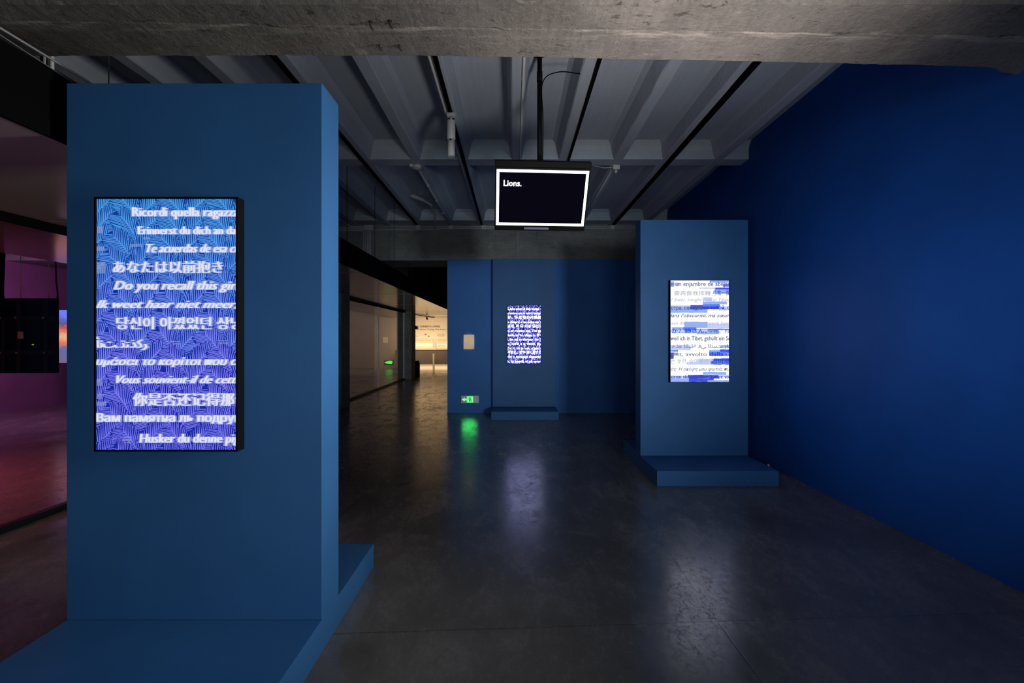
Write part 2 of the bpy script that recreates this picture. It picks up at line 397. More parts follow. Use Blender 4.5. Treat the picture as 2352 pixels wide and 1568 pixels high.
# walls
struct('wall_right', box(BM(), 3.10, 3.3, -4.5, 10.25, 0, ZC), M['wall_blue'], label='deep blue painted side wall running into the distance', cat='wall')
struct('wall_back', box(BM(), -1.364, 3.10, 10.0, 10.1, 0, 3.18), M['back_blue'], label='blue partition wall closing the room at the far end', cat='wall')
struct('wall_gallery', box(BM(), -10.8, -10.6, -4.5, 25.3, 0, ZC), M['plum_wall'], label='plum coloured wall deep inside the side gallery', cat='wall')
struct('wall_gallery_end', box(BM(), -10.6, -5.25, 25.0, 25.2, 0, ZC), M['grey_wall'], label='dim plain wall seen through the glass partition', cat='wall')
endw = struct('wall_end', box(BM(), -5.25, 3.3, 23.6, 23.8, 0, ZC), M['cream_wall'], label='warmly lit cream wall with exhibition text in the far room', cat='wall')
struct('wall_side_far', box(BM(), -1.36, -1.24, 11.06, 23.6, 0, ZC), M['black_matte'], label='dark wall behind the blue partition', cat='wall')
struct('wall_rear', box(BM(), -10.8, 3.3, -4.7, -4.5, 0, ZC), M['black_matte'], label='dark wall behind the viewer', cat='wall')

# dropped soffit over the glass front, with its black fascia
sof = BM(); box(sof, -6.0, XF, -4.5, 23.6, ZS, ZS + 0.34)
soff = struct('ceiling_soffit', sof, M['soffit'], label='glossy dropped ceiling panel above the glass partition', cat='ceiling')
obj('fascia', box(BM(), XF, XF + 0.02, -4.5, 23.6, ZS - 0.004, 2.885), M['black_matte'], soff)
struct('ceiling_gallery', box(BM(), -10.6, -6.0, -4.5, 25.0, 3.30, 3.40), M['grey_wall'], label='higher ceiling inside the side gallery', cat='ceiling')
struct('wall_upper_blackout', box(BM(), XF - 0.10, XF + 0.018, 11.06, 23.6, ZS + 0.345, ZC), M['black_matte'], label='black sheet added above the dropped ceiling in place of the dark bay behind the far beam', cat='wall')  # added black sheet, stands in for the unlit bay beyond the beam
# seams across the soffit panels
sm = BM()
for y in (2.05, 4.15, 7.4, 11.0, 14.6, 18.2, 21.8): box(sm, -5.9, XF, y, y + 0.006, ZS - 0.0015, ZS + 0.001)
obj('panel_seam', sm, M['bright_metal'], soff)

# concrete columns along the glass front
for x0, x1, y0, y1, l in ((-4.36, -3.74, 10.5, 11.08, 'rough concrete column at the near end of the glass partition'),
                          (-4.30, -3.79, 18.0, 18.75, 'rough concrete column beside the entrance of the lit far room'),
                          (-4.36, -3.74, 2.3, 2.9, 'concrete column hidden behind the near blue stand')):
    struct('concrete_column', box(BM(), x0, x1, y0, y1, 0, ZS), M['column'], label=l, cat='column', bev=0.02)

# glass partition: panes between a floor channel and a head track
panes = [(-3.0, 2.3), (2.9, 6.7), (6.7, 10.5), (11.08, 14.6), (14.6, 18.0)]
for i, (y0, y1) in enumerate(panes):
    w = struct('window_%d' % (i + 1), box(BM(), XG - 0.006, XG + 0.006, y0 + 0.006, y1 - 0.006, 0.05, ZS - 0.04), M['glass'],
               label='clear glass pane of the side gallery, %s' % ('nearest one', 'behind the near blue stand', 'second one behind the near blue stand', 'between the column and the first glass joint', 'beside the far column')[i], cat='window')
    obj('floor_channel', box(BM(), XG - 0.035, XG + 0.035, y0, y1, 0, 0.055), M['rail_metal'], w, bev=0.004)
    obj('head_track', box(BM(), XG - 0.05, XG + 0.05, y0, y1, ZS - 0.06, ZS), M['black_matte'], w)
    if i in (3, 4):
        obj('pane_edge', box(BM(), XG - 0.012, XG + 0.020, y1 - 0.035, y1 - 0.003, 0.05, ZS - 0.06), M['glass_edge'], w)

# ================================================================== BLUE DISPLAY STANDS
TH, EXT, HB = 0.226, 0.66, 0.16
def stand(x0, x1, yf, top, label, back_to=None):
    t = empty('display_stand', ((x0 + x1) / 2, yf + TH / 2, 0), label, 'display stand', 'blue painted stands holding the upright screens')
    obj('upright_panel', box(BM(), x0, x1, yf, yf + TH if not back_to else back_to, HB, top), M['stand_blue'], t, bev=0.004)
    obj('base_plinth', box(BM(), x0, x1, yf - EXT, yf + TH + EXT if not back_to else back_to, 0, HB), M['stand_blue'], t, bev=0.004)
    return t
stand(-2.2025, -0.942, 2.383, 2.806, 'large blue upright stand in front, bearing the palm-leaf screen')
stand(1.5006, 2.7725, 5.708, 2.945, 'blue upright stand near the side wall, bearing the white brushstroke screen')
stand(-0.418, 0.857, 9.78, 3.153, 'blue upright stand against the far partition, bearing the small noisy screen', back_to=9.999)

# ================================================================== UPRIGHT SCREENS
def display(x0, x1, z0, z1, yd, yback, label, bez=0.009):
    """black box with a lit front; returns root, empty 'screen' data"""
    t = empty('video_display', ((x0 + x1) / 2, yback, (z0 + z1) / 2), label, 'screen', 'upright screens on the blue stands')
    hb = BM()
    box(hb, x0 - bez, x1 + bez, yd + 0.0005, yback, z0 - bez, z1 + bez)
    obj('housing', hb, M['black'], t, bev=0.002)
    fr = BM(); f0 = yd - 0.006
    box(fr, x0 - bez, x0, f0, yd + 0.001, z0 - bez, z1 + bez); box(fr, x1, x1 + bez, f0, yd + 0.001, z0 - bez, z1 + bez)
    box(fr, x0, x1, f0, yd + 0.001, z0 - bez, z0); box(fr, x0, x1, f0, yd + 0.001, z1, z1 + bez)
    obj('bezel', fr, M['black'], t)
    return t
def clip_rect(bm, x0, x1, z0, z1):
    for co, no in (((x0, 0, 0), (-1, 0, 0)), ((x1, 0, 0), (1, 0, 0)), ((0, 0, z0), (0, 0, -1)), ((0, 0, z1), (0, 0, 1))):
        bmesh.ops.bisect_plane(bm, geom=bm.verts[:] + bm.edges[:] + bm.faces[:], plane_co=co, plane_no=no, clear_outer=True)

# ---- screen with palm leaves
YD = 2.330
def lp(px, py): p = at(px, py, YD); return p.x, p.z
X0, Z1 = lp(222.3, 457); X1, Z0 = lp(543, 1032)
d1 = display(X0, X1, Z0, Z1, YD, 2.383, 'tall screen of blue palm leaves and blurred white captions on the large front stand')
LVA = [((82, 168, 244), (16, 70, 150)), ((92, 160, 250), (16, 58, 152)), ((118, 146, 255), (20, 48, 158)), ((134, 134, 255), (24, 38, 162)), ((124, 126, 255), (22, 34, 152))]
def lvl(t, k):
    t = min(3.999, max(0, t)); i = int(t); f = t - i
    return srgb(*[p + (q - p) * f for p, q in zip(LVA[i][k], LVA[i + 1][k])])
NL = 12
pm = [emit('palm_light', lvl(4 * i / (NL - 1), 0), 0.92) for i in range(NL)] + [emit('palm_dark', lvl(4 * i / (NL - 1), 1), 1.0) for i in range(NL)]
bm = BM()
lay = [0]
def leaf(px, py, ang, ln, w0, w1, mi, d):
    a = math.radians(ang); dx, dy = math.cos(a), -math.sin(a); nx, ny = dy, -dx
    q = []
    for s, wv, sg in ((0, w0, 1), (0.55, (w0 + w1) * 0.55, 1), (1, w1, 1), (1, w1, -1), (0.55, (w0 + w1) * 0.55, -1), (0, w0, -1)):
        X, Z = lp(px + dx * ln * s + nx * wv / 2 * sg, py + dy * ln * s + ny * wv / 2 * sg); q.append((X, YD - d, Z))
    quad(bm, q, mi)
def frond(cx, cy, s):
    lv = min(NL - 1, max(0, int((cy - 440) / 590 * NL)))
    lay[0] += 1; d = 0.0002 + 0.000013 * lay[0]
    base = (50 if s > 0 else 58) + random.uniform(-3, 3)
    pts = []; n = 15
    x, y = cx - s * 32, cy + 38
    for i in range(n):
        t = i / (n - 1); a = base + 8 - 22 * t
        pts.append((x, y, a)); x += s * math.cos(math.radians(a)) * 5.6; y -= math.sin(math.radians(a)) * 5.6
    for ps in (0, 1):
        for i, (x, y, a) in enumerate(pts):
            t = i / (n - 1)
            for side in (-1, 1):
                ln = ((24 + 30 * math.sin(math.pi * min(1, 0.25 + 0.72 * t))) if side < 0 else (24 + 14 * math.sin(math.pi * t))) * random.uniform(0.92, 1.06)
                la = a + (-(40 - 4 * t) if side < 0 else 40 + 8 * (1 - t)) + random.uniform(-1.5, 1.5)
                la = la if s > 0 else 180 - la
                if ps == 0: leaf(x, y, la, ln + 1.5, 6.0, 3.0, NL + lv, d)
                else: leaf(x, y, la, ln, 1.8 if side < 0 else 2.4, 1.1, lv, d + 0.000006)
    for (xa, ya, aa), (xb, yb, ab) in zip(pts, pts[1:]):
        L = math.hypot(xb - xa, yb - ya); leaf(xa, ya, math.degrees(math.atan2(-(yb - ya), xb - xa)), L, 1.8, 1.6, lv, d + 0.000009)
for j in range(-1, 15):
    for i in range(-1, 6):
        px = 262 + 109 * i - 7 * (j % 4) + 3 * math.sin(j * 1.7)
        frond(px - 22, 470 + 44.5 * j + random.uniform(-2, 2), 1)
        frond(px + 30, 482 + 44.5 * j + random.uniform(-2, 2), -1)
clip_rect(bm, X0, X1, Z0, Z1)
quad(bm, [(X0, YD, Z0), (X1, YD, Z0), (X1, YD, Z1), (X0, YD, Z1)], NL + 6)
sc1 = obj('screen', bm, pm, d1)
T1 = [emit('caption_white', srgb(222, 226, 244), 1.0), haze_emit('caption_blur', srgb(185, 196, 240), 1.0, 0.40), haze_emit('caption_trail', srgb(170, 180, 232), 1.0, 0.30)]
LINES1 = [  # text, x0, x1, baseline y, em px, shear, bold
    ('Ricordi quella ragazza', 306, 549, 497, 30, 0.0, 0.022), ('Erinnerst du dich an das', 319, 552, 538, 26, 0.0, 0.022),
    ('Te acuerdas de esa cri', 338, 556, 580, 29, 0.32, 0.012), ('あなたは以前抱き', 262, 512, 625, 31, 0.0, 0.008),
    ('Do you recall this girl', 264, 553, 665, 29, 0.32, 0.024), ('Ik weet haar niet meer,', 223, 545, 707, 26, 0.45, 0.016),
    ('당신이 아꼈었던 상냥', 270, 558, 754, 32, 0.0, 0.008), ('ﺃﻧﺖ ﺗﺘﺬﻛﺮ', 223, 342, 798, 27, 0.0, 0.012),
    ('υμάσαι το κορίτσι που α', 223, 551, 838, 24, 0.30, 0.014), ('Vous souvient-il de cette', 270, 556, 880, 27, 0.48, 0.004),
    ('你是否还记得那个', 308, 572, 929, 33, 0.0, 0.014), ('Вам памятна ль подруга', 224, 566, 968, 27, 0.0, 0.030),
    ('Husker du denne pige', 323, 562, 1016, 30, 0.12, 0.012)]
def cap1(s, x0, x1, by, em, sh, bo):
    b = BM()
    pl = lambda u, v, d: (*((lambda p: (p[0], YD - d, p[1]))(lp(u, -v))),)
    for k in range(4):
        dx = -5.0 + 1.4 * k
        text_into(b, s, x0 + dx, x1 + dx, -by, em, pl, sh, bo, 2 if k < 2 else 1, (222.6, 542.8), 0.0032 + 0.00004 * k)
    for k in range(4):
        dx = 4.6 - 1.2 * k
        text_into(b, s, x0 + dx, x1 + dx, -by, em, pl, sh, bo * 0.6, 1 if k % 2 else 2, (222.6, 542.8), 0.0034 + 0.00004 * k)
    for k, dx in enumerate((-1.5, 1.5, 0.0)):
        text_into(b, s, x0 + dx, x1 + dx, -by, em, pl, sh, bo * 0.2 - 0.012, 0, (222.6, 542.8), 0.0037 + 0.00006 * k)
    obj('lettering', b, T1, sc1)
for a in LINES1: cap1(*a)
# faint leftover text at the left edge and mid line
gb = BM()
for x, y, w, h in ((224, 520, 14, 16), (223, 566, 18, 10), (223, 602, 20, 26), (224, 870, 12, 16), (224, 905, 16, 4), (224, 912, 14, 3), (223, 922, 22, 9), (284, 1002, 20, 3), (282, 1008, 22, 4), (286, 1014, 16, 2), (380, 492, 0.1, 0.1),
                   (392, 783, 22, 2), (398, 788, 18, 3), (500, 781, 24, 2), (506, 786, 18, 3), (300, 560, 26, 7), (330, 545, 16, 5)):
    for k in range(3):
        (xa, za), (xb, zb) = lp(x + k * 1.5, y + k), lp(x + w - k, y + h)
        if zb < za and xb > xa: quad(gb, [(xa, YD - 0.003, zb), (xb, YD - 0.003, zb), (xb, YD - 0.003, za), (xa, YD - 0.003, za)]) if k == 0 else None
obj('blurred_lettering', gb, haze_emit('caption_trace', srgb(150, 165, 215), 1.0, 0.45), sc1)

# ---- screen with white brushstrokes
YR = 5.655
def rp(px, py): p = at(px, py, YR); return p.x, p.z
X0, Z1 = rp(1540, 644); X1, Z0 = rp(1674.3, 876.7)
d2 = display(X0, X1, Z0, Z1, YR, 5.708, 'tall white screen with blue brushstrokes and mixed scripts on the stand near the side wall', 0.007)
TONES = [(244, 246, 255), (196, 208, 255), (150, 178, 252), (92, 128, 246), (70, 84, 226), (44, 60, 190)]
bmat = [emit('stroke_%s' % w, srgb(*c), 1.15 if i == 0 else 1.0) for i, (w, c) in enumerate(zip('abcdef', TONES))]
bm = BM(); kk = [0]
def stroke(x0, y0, x1, y1, tone, seed=0):
    """brush mark in screen pixels of a 5.6x enlargement at (1500, 620)"""
    kk[0] += 1; d = 0.0003 + 0.00005 * kk[0]; n = 14; top, bot = [], []
    for i in range(n + 1):
        t = i / n; px = 1500 + (x0 + (x1 - x0) * t) / 5.6; w = 0.8 * (1 if 0 < i < n else 0.2)
        top.append((px, 620 + y0 / 5.6 + w * noise.noise(Vector((t * 4, seed + kk[0], 0.2)))))
        bot.append((px, 620 + y1 / 5.6 + w * noise.noise(Vector((t * 4, seed + kk[0], 7.2)))))
    for i in range(n):
        q = [rp(*bot[i]), rp(*bot[i + 1]), rp(*top[i + 1]), rp(*top[i])]
        quad(bm, [(x, YR - d, z) for x, z in q], tone)
for a in ((730, 130, 980, 165, 2), (222, 145, 270, 215, 2), (270, 160, 340, 200, 1), (790, 225, 980, 305, 2), (800, 225, 980, 250, 4), (900, 180, 980, 215, 3), (590, 225, 800, 240, 1),
          (222, 455, 640, 520, 2), (222, 500, 700, 550, 2), (480, 450, 860, 505, 4), (640, 430, 860, 470, 3), (640, 405, 950, 440, 2), (640, 350, 760, 400, 1), (850, 470, 980, 520, 1), (222, 455, 480, 470, 1),
          (400, 665, 700, 720, 2), (400, 700, 700, 745, 2), (700, 690, 980, 750, 1), (240, 735, 560, 810, 2), (385, 735, 550, 775, 3), (222, 770, 400, 800, 1), (560, 755, 850, 825, 2), (560, 770, 700, 790, 1), (700, 755, 980, 772, 3),
          (222, 965, 480, 1030, 1), (222, 1030, 320, 1048, 3), (860, 965, 980, 1000, 2), (720, 1025, 980, 1100, 2), (860, 1020, 980, 1060, 4), (720, 1050, 940, 1105, 3), (222, 1060, 265, 1140, 4), (265, 1060, 320, 1090, 2),
          (780, 1135, 980, 1215, 4), (580, 1140, 780, 1215, 1), (740, 1165, 980, 1210, 3), (430, 1185, 700, 1215, 1),
          (640, 1310, 940, 1345, 2), (460, 1350, 850, 1395, 4), (222, 1355, 460, 1395, 1), (222, 1395, 700, 1437, 2), (460, 1395, 780, 1437, 4), (840, 1345, 980, 1380, 1), (700, 1415, 980, 1437, 2)):
    stroke(*a)
clip_rect(bm, X0, X1, Z0, Z1)
quad(bm, [(X0, YR, Z0), (X1, YR, Z0), (X1, YR, Z1), (X0, YR, Z1)], 0)
sc2 = obj('screen', bm, bmat, d2)
T2 = [emit('ink_grey', srgb(96, 100, 124)), emit('ink_pale', srgb(176, 178, 196)), emit('ink_blue', srgb(40, 66, 188)), emit('ink_dark', srgb(66, 70, 98))]
LINES2 = [('e un enjambre de abejas', 230, 985, 205, 82, 0.0, 0.006, 0), ('要再像我挥舞', 270, 740, 322, 66, 0.0, 0, 1), ('弓弯一我', 770, 985, 318, 66, 0.0, 0.006, 2),
          ('? Sister, tonight I am in Tibet,', 228, 976, 402, 60, 0.35, 0, 1), ('стра, сегодня', 228, 640, 508, 66, 0.05, 0.016, 0), ('окутана тобой, о', 470, 985, 504, 64, 0.05, 0.016, 2),
          ("dans l'obscurité, ma sœur", 205, 985, 606, 66, 0.32, 0.0, 3), ('een doorn of een zwerm bijen', 236, 980, 700, 56, 0.2, 0.0, 1), ('か？姉さん、', 240, 690, 806, 68, 0.0, 0.008, 2), ('今夜、ね', 700, 985, 806, 58, 0.0, 0.0, 0),
          ('weil ich in Tibet, gehüllt ein Sc', 222, 990, 902, 76, 0.0, 0.006, 3), ('ﻫﺬﻩ ﺍﻟﻠﻴﻠﺔ ﻓﻲ ﺍﻟﺘﺒﺖ ﻳﺎ', 240, 975, 998, 66, 0.0, 0, 0), ('ibet, avvolto', 228, 690, 1104, 70, 0.0, 0.0, 0), ('dalla o', 725, 985, 1104, 70, 0.0, 0.014, 2),
          ('는 듯한, 속마음은', 228, 710, 1196, 66, 0.0, 0, 1), ('감미로', 750, 985, 1196, 66, 0.0, 0.01, 2), ('άς. Η σκέψη μου φωτιά, πυ', 228, 985, 1292, 60, 0.3, 0.0, 0), ('oren tid', 228, 460, 1390, 60, 0.05, 0.016, 2), ('seljeljer Tibet va', 460, 985, 1392, 60, 0.05, 0.012, 5 - 3)]
for s, x0, x1, by, em, sh, bo, mi in LINES2:
    b = BM(); q = lambda u, v, d: (lambda p: (p[0], YR - d, p[1]))(rp(1500 + u / 5.6, 620 - v / 5.6))
    text_into(b, s, x0, x1, -by, em, q, sh, bo + 0.006, mi, (223, 975), 0.0034)
    obj('lettering', b, T2, sc2)

# ---- small screen with bold captions over noise
YK = 9.727
def kp(px, py): p = at(px, py, YK); return p.x, p.z
X0, Z1 = kp(1166, 701.5); X1, Z0 = kp(1242, 835)
d3 = display(X0, X1, Z0, Z1, YK, 9.78, 'small screen of bold white captions over noisy blue and black on the far stand', 0.008)
def noisy():
    a = N('noisy_fern_video'); a.t.nodes.remove(a.b)
    nz = a.noise(a.mapped((1.6, 1, 0.8), (0, 0.5, 0)), 34, 3, 0.65, 1.2)
    c = a.ramp(nz, [(0.46, srgb(14, 12, 34)), (0.52, srgb(36, 34, 100)), (0.56, srgb(60, 60, 215)), (0.61, srgb(150, 150, 255)), (0.68, srgb(220, 220, 255))])
    e = a.n('ShaderNodeEmission'); a.l(c, e.inputs[0]); e.inputs[1].default_value = 2.6
    a.l(e.outputs[0], a.out.inputs[0]); return a.m
bm = BM(); quad(bm, [(X0, YK, Z0), (X1, YK, Z0), (X1, YK, Z1), (X0, YK, Z1)])
sc3 = obj('screen', bm, noisy(), d3)
T3 = emit('bold_caption', (0.72, 0.78, 1.0), 3.0)
LINES3 = ['e, have never all their bodies, t', 'e amore, ora io non ti lasciassi', '好、何故等分开果是、', 'in siempre, el tan ancho mar t', '넓게, 저 다 이상 당신도', 'n, or release me. The girl', 'lascia, mi ha rubato lo 쥬 o', 'l, dat mij zo dierbaar, der Q', 'и, хи я з и твоя, ру', 'J’ai ri, où je suis, n’gen je', '今まえ、妹や 深く愛する', 'тот с, которая вернется', 'k, ty pustil, vi på spurt']
for i, s in enumerate(LINES3):
    zc = 261 + (1372 - 261) * i / 12; py = 680 + (zc + 30) / 9.227
    b = BM(); q = lambda u, v, d: (lambda p: (p[0], YK - d, p[1]))(kp(u, -v))
    text_into(b, s, 1165.5, 1243 + random.uniform(0, 4), -py, 7.4 if i not in (2, 4, 10) else 8.2, q, 0.0, 0.022, 0, (1166.2, 1241.8), 0.002)
    obj('lettering', b, T3, sc3)

# ================================================================== HANGING MONITOR
TL, TR = at(1141.0, 388, 4.10), at(1353.5, 392.7, 4.15)
BL = at(1142.3, 516.5, 4.34)
eu = (TR - TL).normalized(); ev = (BL - TL); ev = (ev - eu * ev.dot(eu)); LH = ev.length; ev.normalize(); en = eu.cross(ev).normalized()   # en points away from the viewer
if en.y < 0: en = -en
LW = (TR - TL).length
def mp(u, v, d=0.0): return TL + eu * u + ev * v + en * d
mon = empty('hanging_monitor', (0.237, 4.30, 2.9), 'black monitor hung from the ceiling on a pole, showing the word Lions', 'monitor')
def mbox(bm, u0, u1, v0, v1, d0, d1, mi=0):
    vs = [bm.verts.new(mp(u, v, d)) for d in (d0, d1) for u, v in ((u0, v0), (u1, v0), (u1, v1), (u0, v1))]
    for q in ((0, 1, 2, 3), (7, 6, 5, 4), (0, 4, 5, 1), (1, 5, 6, 2), (2, 6, 7, 3), (3, 7, 4, 0)): bm.faces.new([vs[i] for i in q]).material_index = mi
    return bm
hb = BM(); mbox(hb, -0.012, LW + 0.012, -0.018, LH + 0.048, 0.002, 0.06)
bmesh.ops.recalc_face_normals(hb, faces=hb.faces[:])
obj('housing', hb, M['black'], mon, bev=0.004)
tb = BM(); mbox(tb, -0.016, LW + 0.016, -0.068, -0.020, -0.004, 0.07); bmesh.ops.recalc_face_normals(tb, faces=tb.faces[:])
obj('top_bar', tb, M['black'], mon, bev=0.003)
mb = BM(); mbox(mb, LW * 0.32, LW * 0.60, LH + 0.016, LH + 0.036, -0.003, 0.004)
obj('chin_strip', mb, plain('chin_plastic', (0.20, 0.20, 0.34), 0.3), mon)
sb = BM(); mbox(sb, 0, LW, 0, LH, 0.0, 0.0018)
scn = obj('screen', sb, emit('monitor_black', srgb(9, 8, 18), 1.0), mon)
wb = BM(); bw = 0.0225
WHITE = emit('monitor_white', (1.0, 0.97, 0.98), 3.2)
for u0, u1, v0, v1 in ((0, LW, 0, bw), (0, LW, LH - bw, LH), (0, bw, bw, LH - bw), (LW - bw, LW, bw, LH - bw)):
    quad(wb, [mp(u0, v0, -0.0008), mp(u1, v0, -0.0008), mp(u1, v1, -0.0008), mp(u0, v1, -0.0008)])
obj('white_border', wb, WHITE, scn)
lb = BM(); text_into(lb, 'Lions.', 0.061, 0.061 + 0.154, -0.138, 0.071, lambda u, v, d: mp(u, -v, -d), 0, 0.016, 0, None, 0.001)
obj('caption', lb, WHITE, scn)
pb = BM(); tube(pb, [(0.237, 4.36, 2.92), (0.237, 4.36, ZC + 0.01)], 0.022, 14)
tube(pb, [(0.237, 4.36, 3.86), (0.237, 4.36, 3.95)], 0.026, 14)
obj('pole', pb, M['black'], mon)
cp = BM(); tube(cp, [(0.237, 4.36, ZC - 0.02), (0.237, 4.36, ZC + 0.005)], 0.07, 20); obj('ceiling_plate', cp, M['black'], mon)
br = BM(); box(br, 0.15, 0.325, 4.29, 4.37, 2.72, 2.98); obj('mount_bracket', br, M['black'], mon, bev=0.004)
cb = BM(); tube(cb, curve_pts([(0.262, 4.345, 2.98), (0.266, 4.34, 3.5), (0.263, 4.34, 3.84), (0.40, 4.33, 3.93), (0.60, 4.32, 3.91)]), 0.005, 6); obj('power_cable', cb, M['black_matte'], mon)

# ================================================================== CEILING FITTINGS
def track(x, y0, y1, label, w=0.017, z=ZR):
    t = tag(obj('lighting_track', box(BM(), x - w, x + w, y0, y1, z - 0.034, z + 0.004), M['black_matte'], origin=(x, y0, z)), label, 'lighting track', 'black lighting tracks under the ceiling ribs')
    return t
track(-0.650, 2.9, 9.9, 'black lighting track on the rib left of the hanging pole, carrying the white cylinder lamp')
track(0.724, 2.9, 9.9, 'black lighting track on the rib just right of the hanging pole', 0.013)
track(2.060, 2.9, 9.9, 'wide black lighting track on the second rib from the deep blue wall', 0.026)
track(-1.985, 2.9, 9.9, 'black lighting track on the rib nearest the large front stand')

# white cylinder lamp on the track
lx, ly = -0.642, 5.0
lamp = empty('cylinder_lamp', (lx, ly, ZR - 0.03), 'white two-part cylinder lamp hanging from a ceiling track', 'lamp')
b = BM(); box(b, lx - 0.042, lx + 0.042, ly - 0.03, ly + 0.03, 3.835, 3.87); obj('track_adapter', b, M['white_paint'], lamp, bev=0.004)
b = BM(); tube(b, [(lx, ly, 3.84), (lx, ly, 3.79)], 0.012); obj('stem', b, M['white_paint'], lamp)
b = BM(); tube(b, [(lx, ly, 3.795), (lx, ly, 3.79), (lx, ly, 3.60), (lx, ly, 3.597)], [0.040, 0.043, 0.043, 0.040], 24); obj('upper_cylinder', b, M['white_paint'], lamp)
b = BM(); tube(b, [(lx, ly, 3.592), (lx, ly, 3.43), (lx, ly, 3.424)], [0.037, 0.037, 0.033], 24); obj('lower_cylinder', b, M['white_paint'], lamp)
for dx in (-1, 1):
    b = BM(); tube(b, [(lx + dx * 0.040, ly, 3.597), (lx + dx * 0.058, ly, 3.597)], 0.006, 8); obj('thumb_screw', b, M['black'], lamp)
b = BM(); tube(b, [(lx, ly - 0.038, 3.585), (lx, ly - 0.05, 3.585)], 0.008, 8); obj('thumb_screw', b, M['black'], lamp)

# round junction box and conduit on the next rib
jx, jy = -1.305, 6.58
con = empty('ceiling_conduit', (jx, jy, ZR), 'grey conduit with round box on the rib between two black tracks', 'conduit')
b = BM(); tube(b, [(jx, jy, ZR + 0.002), (jx, jy, ZR - 0.05)], 0.058, 20); tube(b, [(jx, jy, ZR - 0.05), (jx, jy, ZR - 0.056)], [0.04, 0.03], 20); box(b, jx - 0.10, jx - 0.05, jy - 0.04, jy + 0.04, ZR - 0.03, ZR + 0.003); obj('junction_box', b, M['pipe_paint'], con)
b = BM(); tube(b, [(jx, jy, ZR - 0.02), (jx, 9.9, ZR - 0.02)], 0.014, 8); obj('pipe', b, M['pipe_paint'], con)
for y in (7.4, 8.2, 9.0): 
    b = BM(); box(b, jx - 0.02, jx + 0.02, y, y + 0.03, ZR - 0.036, ZR + 0.002); obj('pipe_clip', b, M['pipe_paint'], con)
# conduit with a small square box on a rib right of the monitor
jx, jy = 1.40, 6.6
con = empty('ceiling_conduit', (jx, jy, ZR), 'grey conduit with small square box on a rib beside the hanging monitor', 'conduit')
b = BM(); box(b, jx - 0.045, jx + 0.045, jy - 0.04, jy + 0.04, ZR - 0.06, ZR + 0.003); tube(b, [(jx, jy, ZR - 0.06), (jx, jy, ZR - 0.10)], 0.018, 10); obj('junction_box', b, M['white_paint'], con)
b = BM(); tube(b, [(jx - 0.03, jy, ZR - 0.018), (jx - 0.03, 9.9, ZR - 0.018)], 0.014, 8); obj('pipe', b, M['pipe_paint'], con)
b = BM(); tube(b, [(jx - 0.05, jy - 0.02, ZR - 0.03), (jx - 0.16, jy, ZR - 0.03), (jx - 0.4, jy + 0.1, ZR + 0.06), (0.9, 7.6, ZR + 0.1)], 0.005, 6); obj('cable', b, M['white_paint'], con)
# white conduits along rib edges
for x, y0, l in ((-0.70, 2.9, 'thin white conduit beside the track that carries the cylinder lamp'), (0.09, 2.9, 'thin white conduit on the central ceiling rib')):
    b = BM(); tube(b, [(x, y0, ZR - 0.012), (x, 9.9, ZR - 0.012)], 0.011, 8); tag(obj('ceiling_pipe', b, M['pipe_paint'], origin=(x, y0, ZR)), l, 'pipe')
# small floodlight between two ribs
fx = at(967, 452, 8.7)
fl = empty('floodlight', (fx.x, fx.y, ZC), 'small white floodlight with a wide tilted reflector between two ceiling ribs', 'lamp')
b = BM()
q = [at(940, 449, 8.45), at(950, 446, 8.5), at(968, 455, 8.6), at(993, 470, 8.75), at(990, 473, 8.7), at(975, 464, 8.55), at(960, 457, 8.45), at(944, 453, 8.4)]
vs = [b.verts.new(p) for p in q]; b.faces.new(vs)
r = bmesh.ops.extrude_face_region(b, geom=b.faces[:]); bmesh.ops.translate(b, verts=[v for v in r['geom'] if isinstance(v, bmesh.types.BMVert)], vec=(0, 0.10, 0.02))
bmesh.ops.recalc_face_normals(b, faces=b.faces[:]); obj('reflector', b, M['white_paint'], fl)
b = BM(); p = at(967, 448, 8.65); tube(b, [p, p + Vector((0, 0, 0.11))], 0.045, 16); obj('lamp_head', b, M['bright_metal'], fl)
b = BM(); box(b, p.x - 0.03, p.x + 0.03, p.y - 0.03, p.y + 0.03, p.z + 0.10, ZC); obj('bracket', b, M['rail_metal'], fl)
b = BM(); tube(b, curve_pts([at(985, 468, 8.75), at(995, 485, 9.2), at(999, 500, 9.6), at(999.5, 524, 10.02)]), 0.012, 8); obj('cable', b, M['pipe_paint'], fl)

# conduits along the top of the far beam
yb = 10.075
def zpx(py, Y=yb): return H - (py - CY) * Y / F
jb = at(848, 523, yb)
bundle = empty('conduit_run', (jb.x, yb, jb.z), 'run of grey conduits with a box along the top of the far beam', 'conduit')
b = BM(); box(b, at(838, 0, yb).x, at(857, 0, yb).x, yb - 0.05, 10.1, zpx(529.5), zpx(517.5)); obj('junction_box', b, M['pipe_paint'], bundle, bev=0.006)
for z, r, x1 in ((521, 0.020, 1460), (525, 0.014, 1460)):
    b = BM(); tube(b, [at(857, z, yb), at(x1, z, yb)], r, 8); obj('pipe', b, M['pipe_paint'], bundle)
for z in (522, 525.5, 529):
    b = BM(); tube(b, [at(700, z, yb), at(838, z, yb)], 0.013, 8); obj('pipe', b, M['pipe_paint'], bundle)
b = BM(); tube(b, curve_pts([at(740, 484, 9.4), at(780, 503, 9.8), at(806, 519, yb), at(838, 521, yb)], 6), 0.014, 8); obj('pipe', b, M['pipe_paint'], bundle)
for x in (834.5, 839.0, 843.3, 847.5):
    b = BM(); tube(b, [at(x, 529, yb), at(x, 600, yb)], 0.016, 8); obj('pipe', b, M['pipe_paint'], bundle)
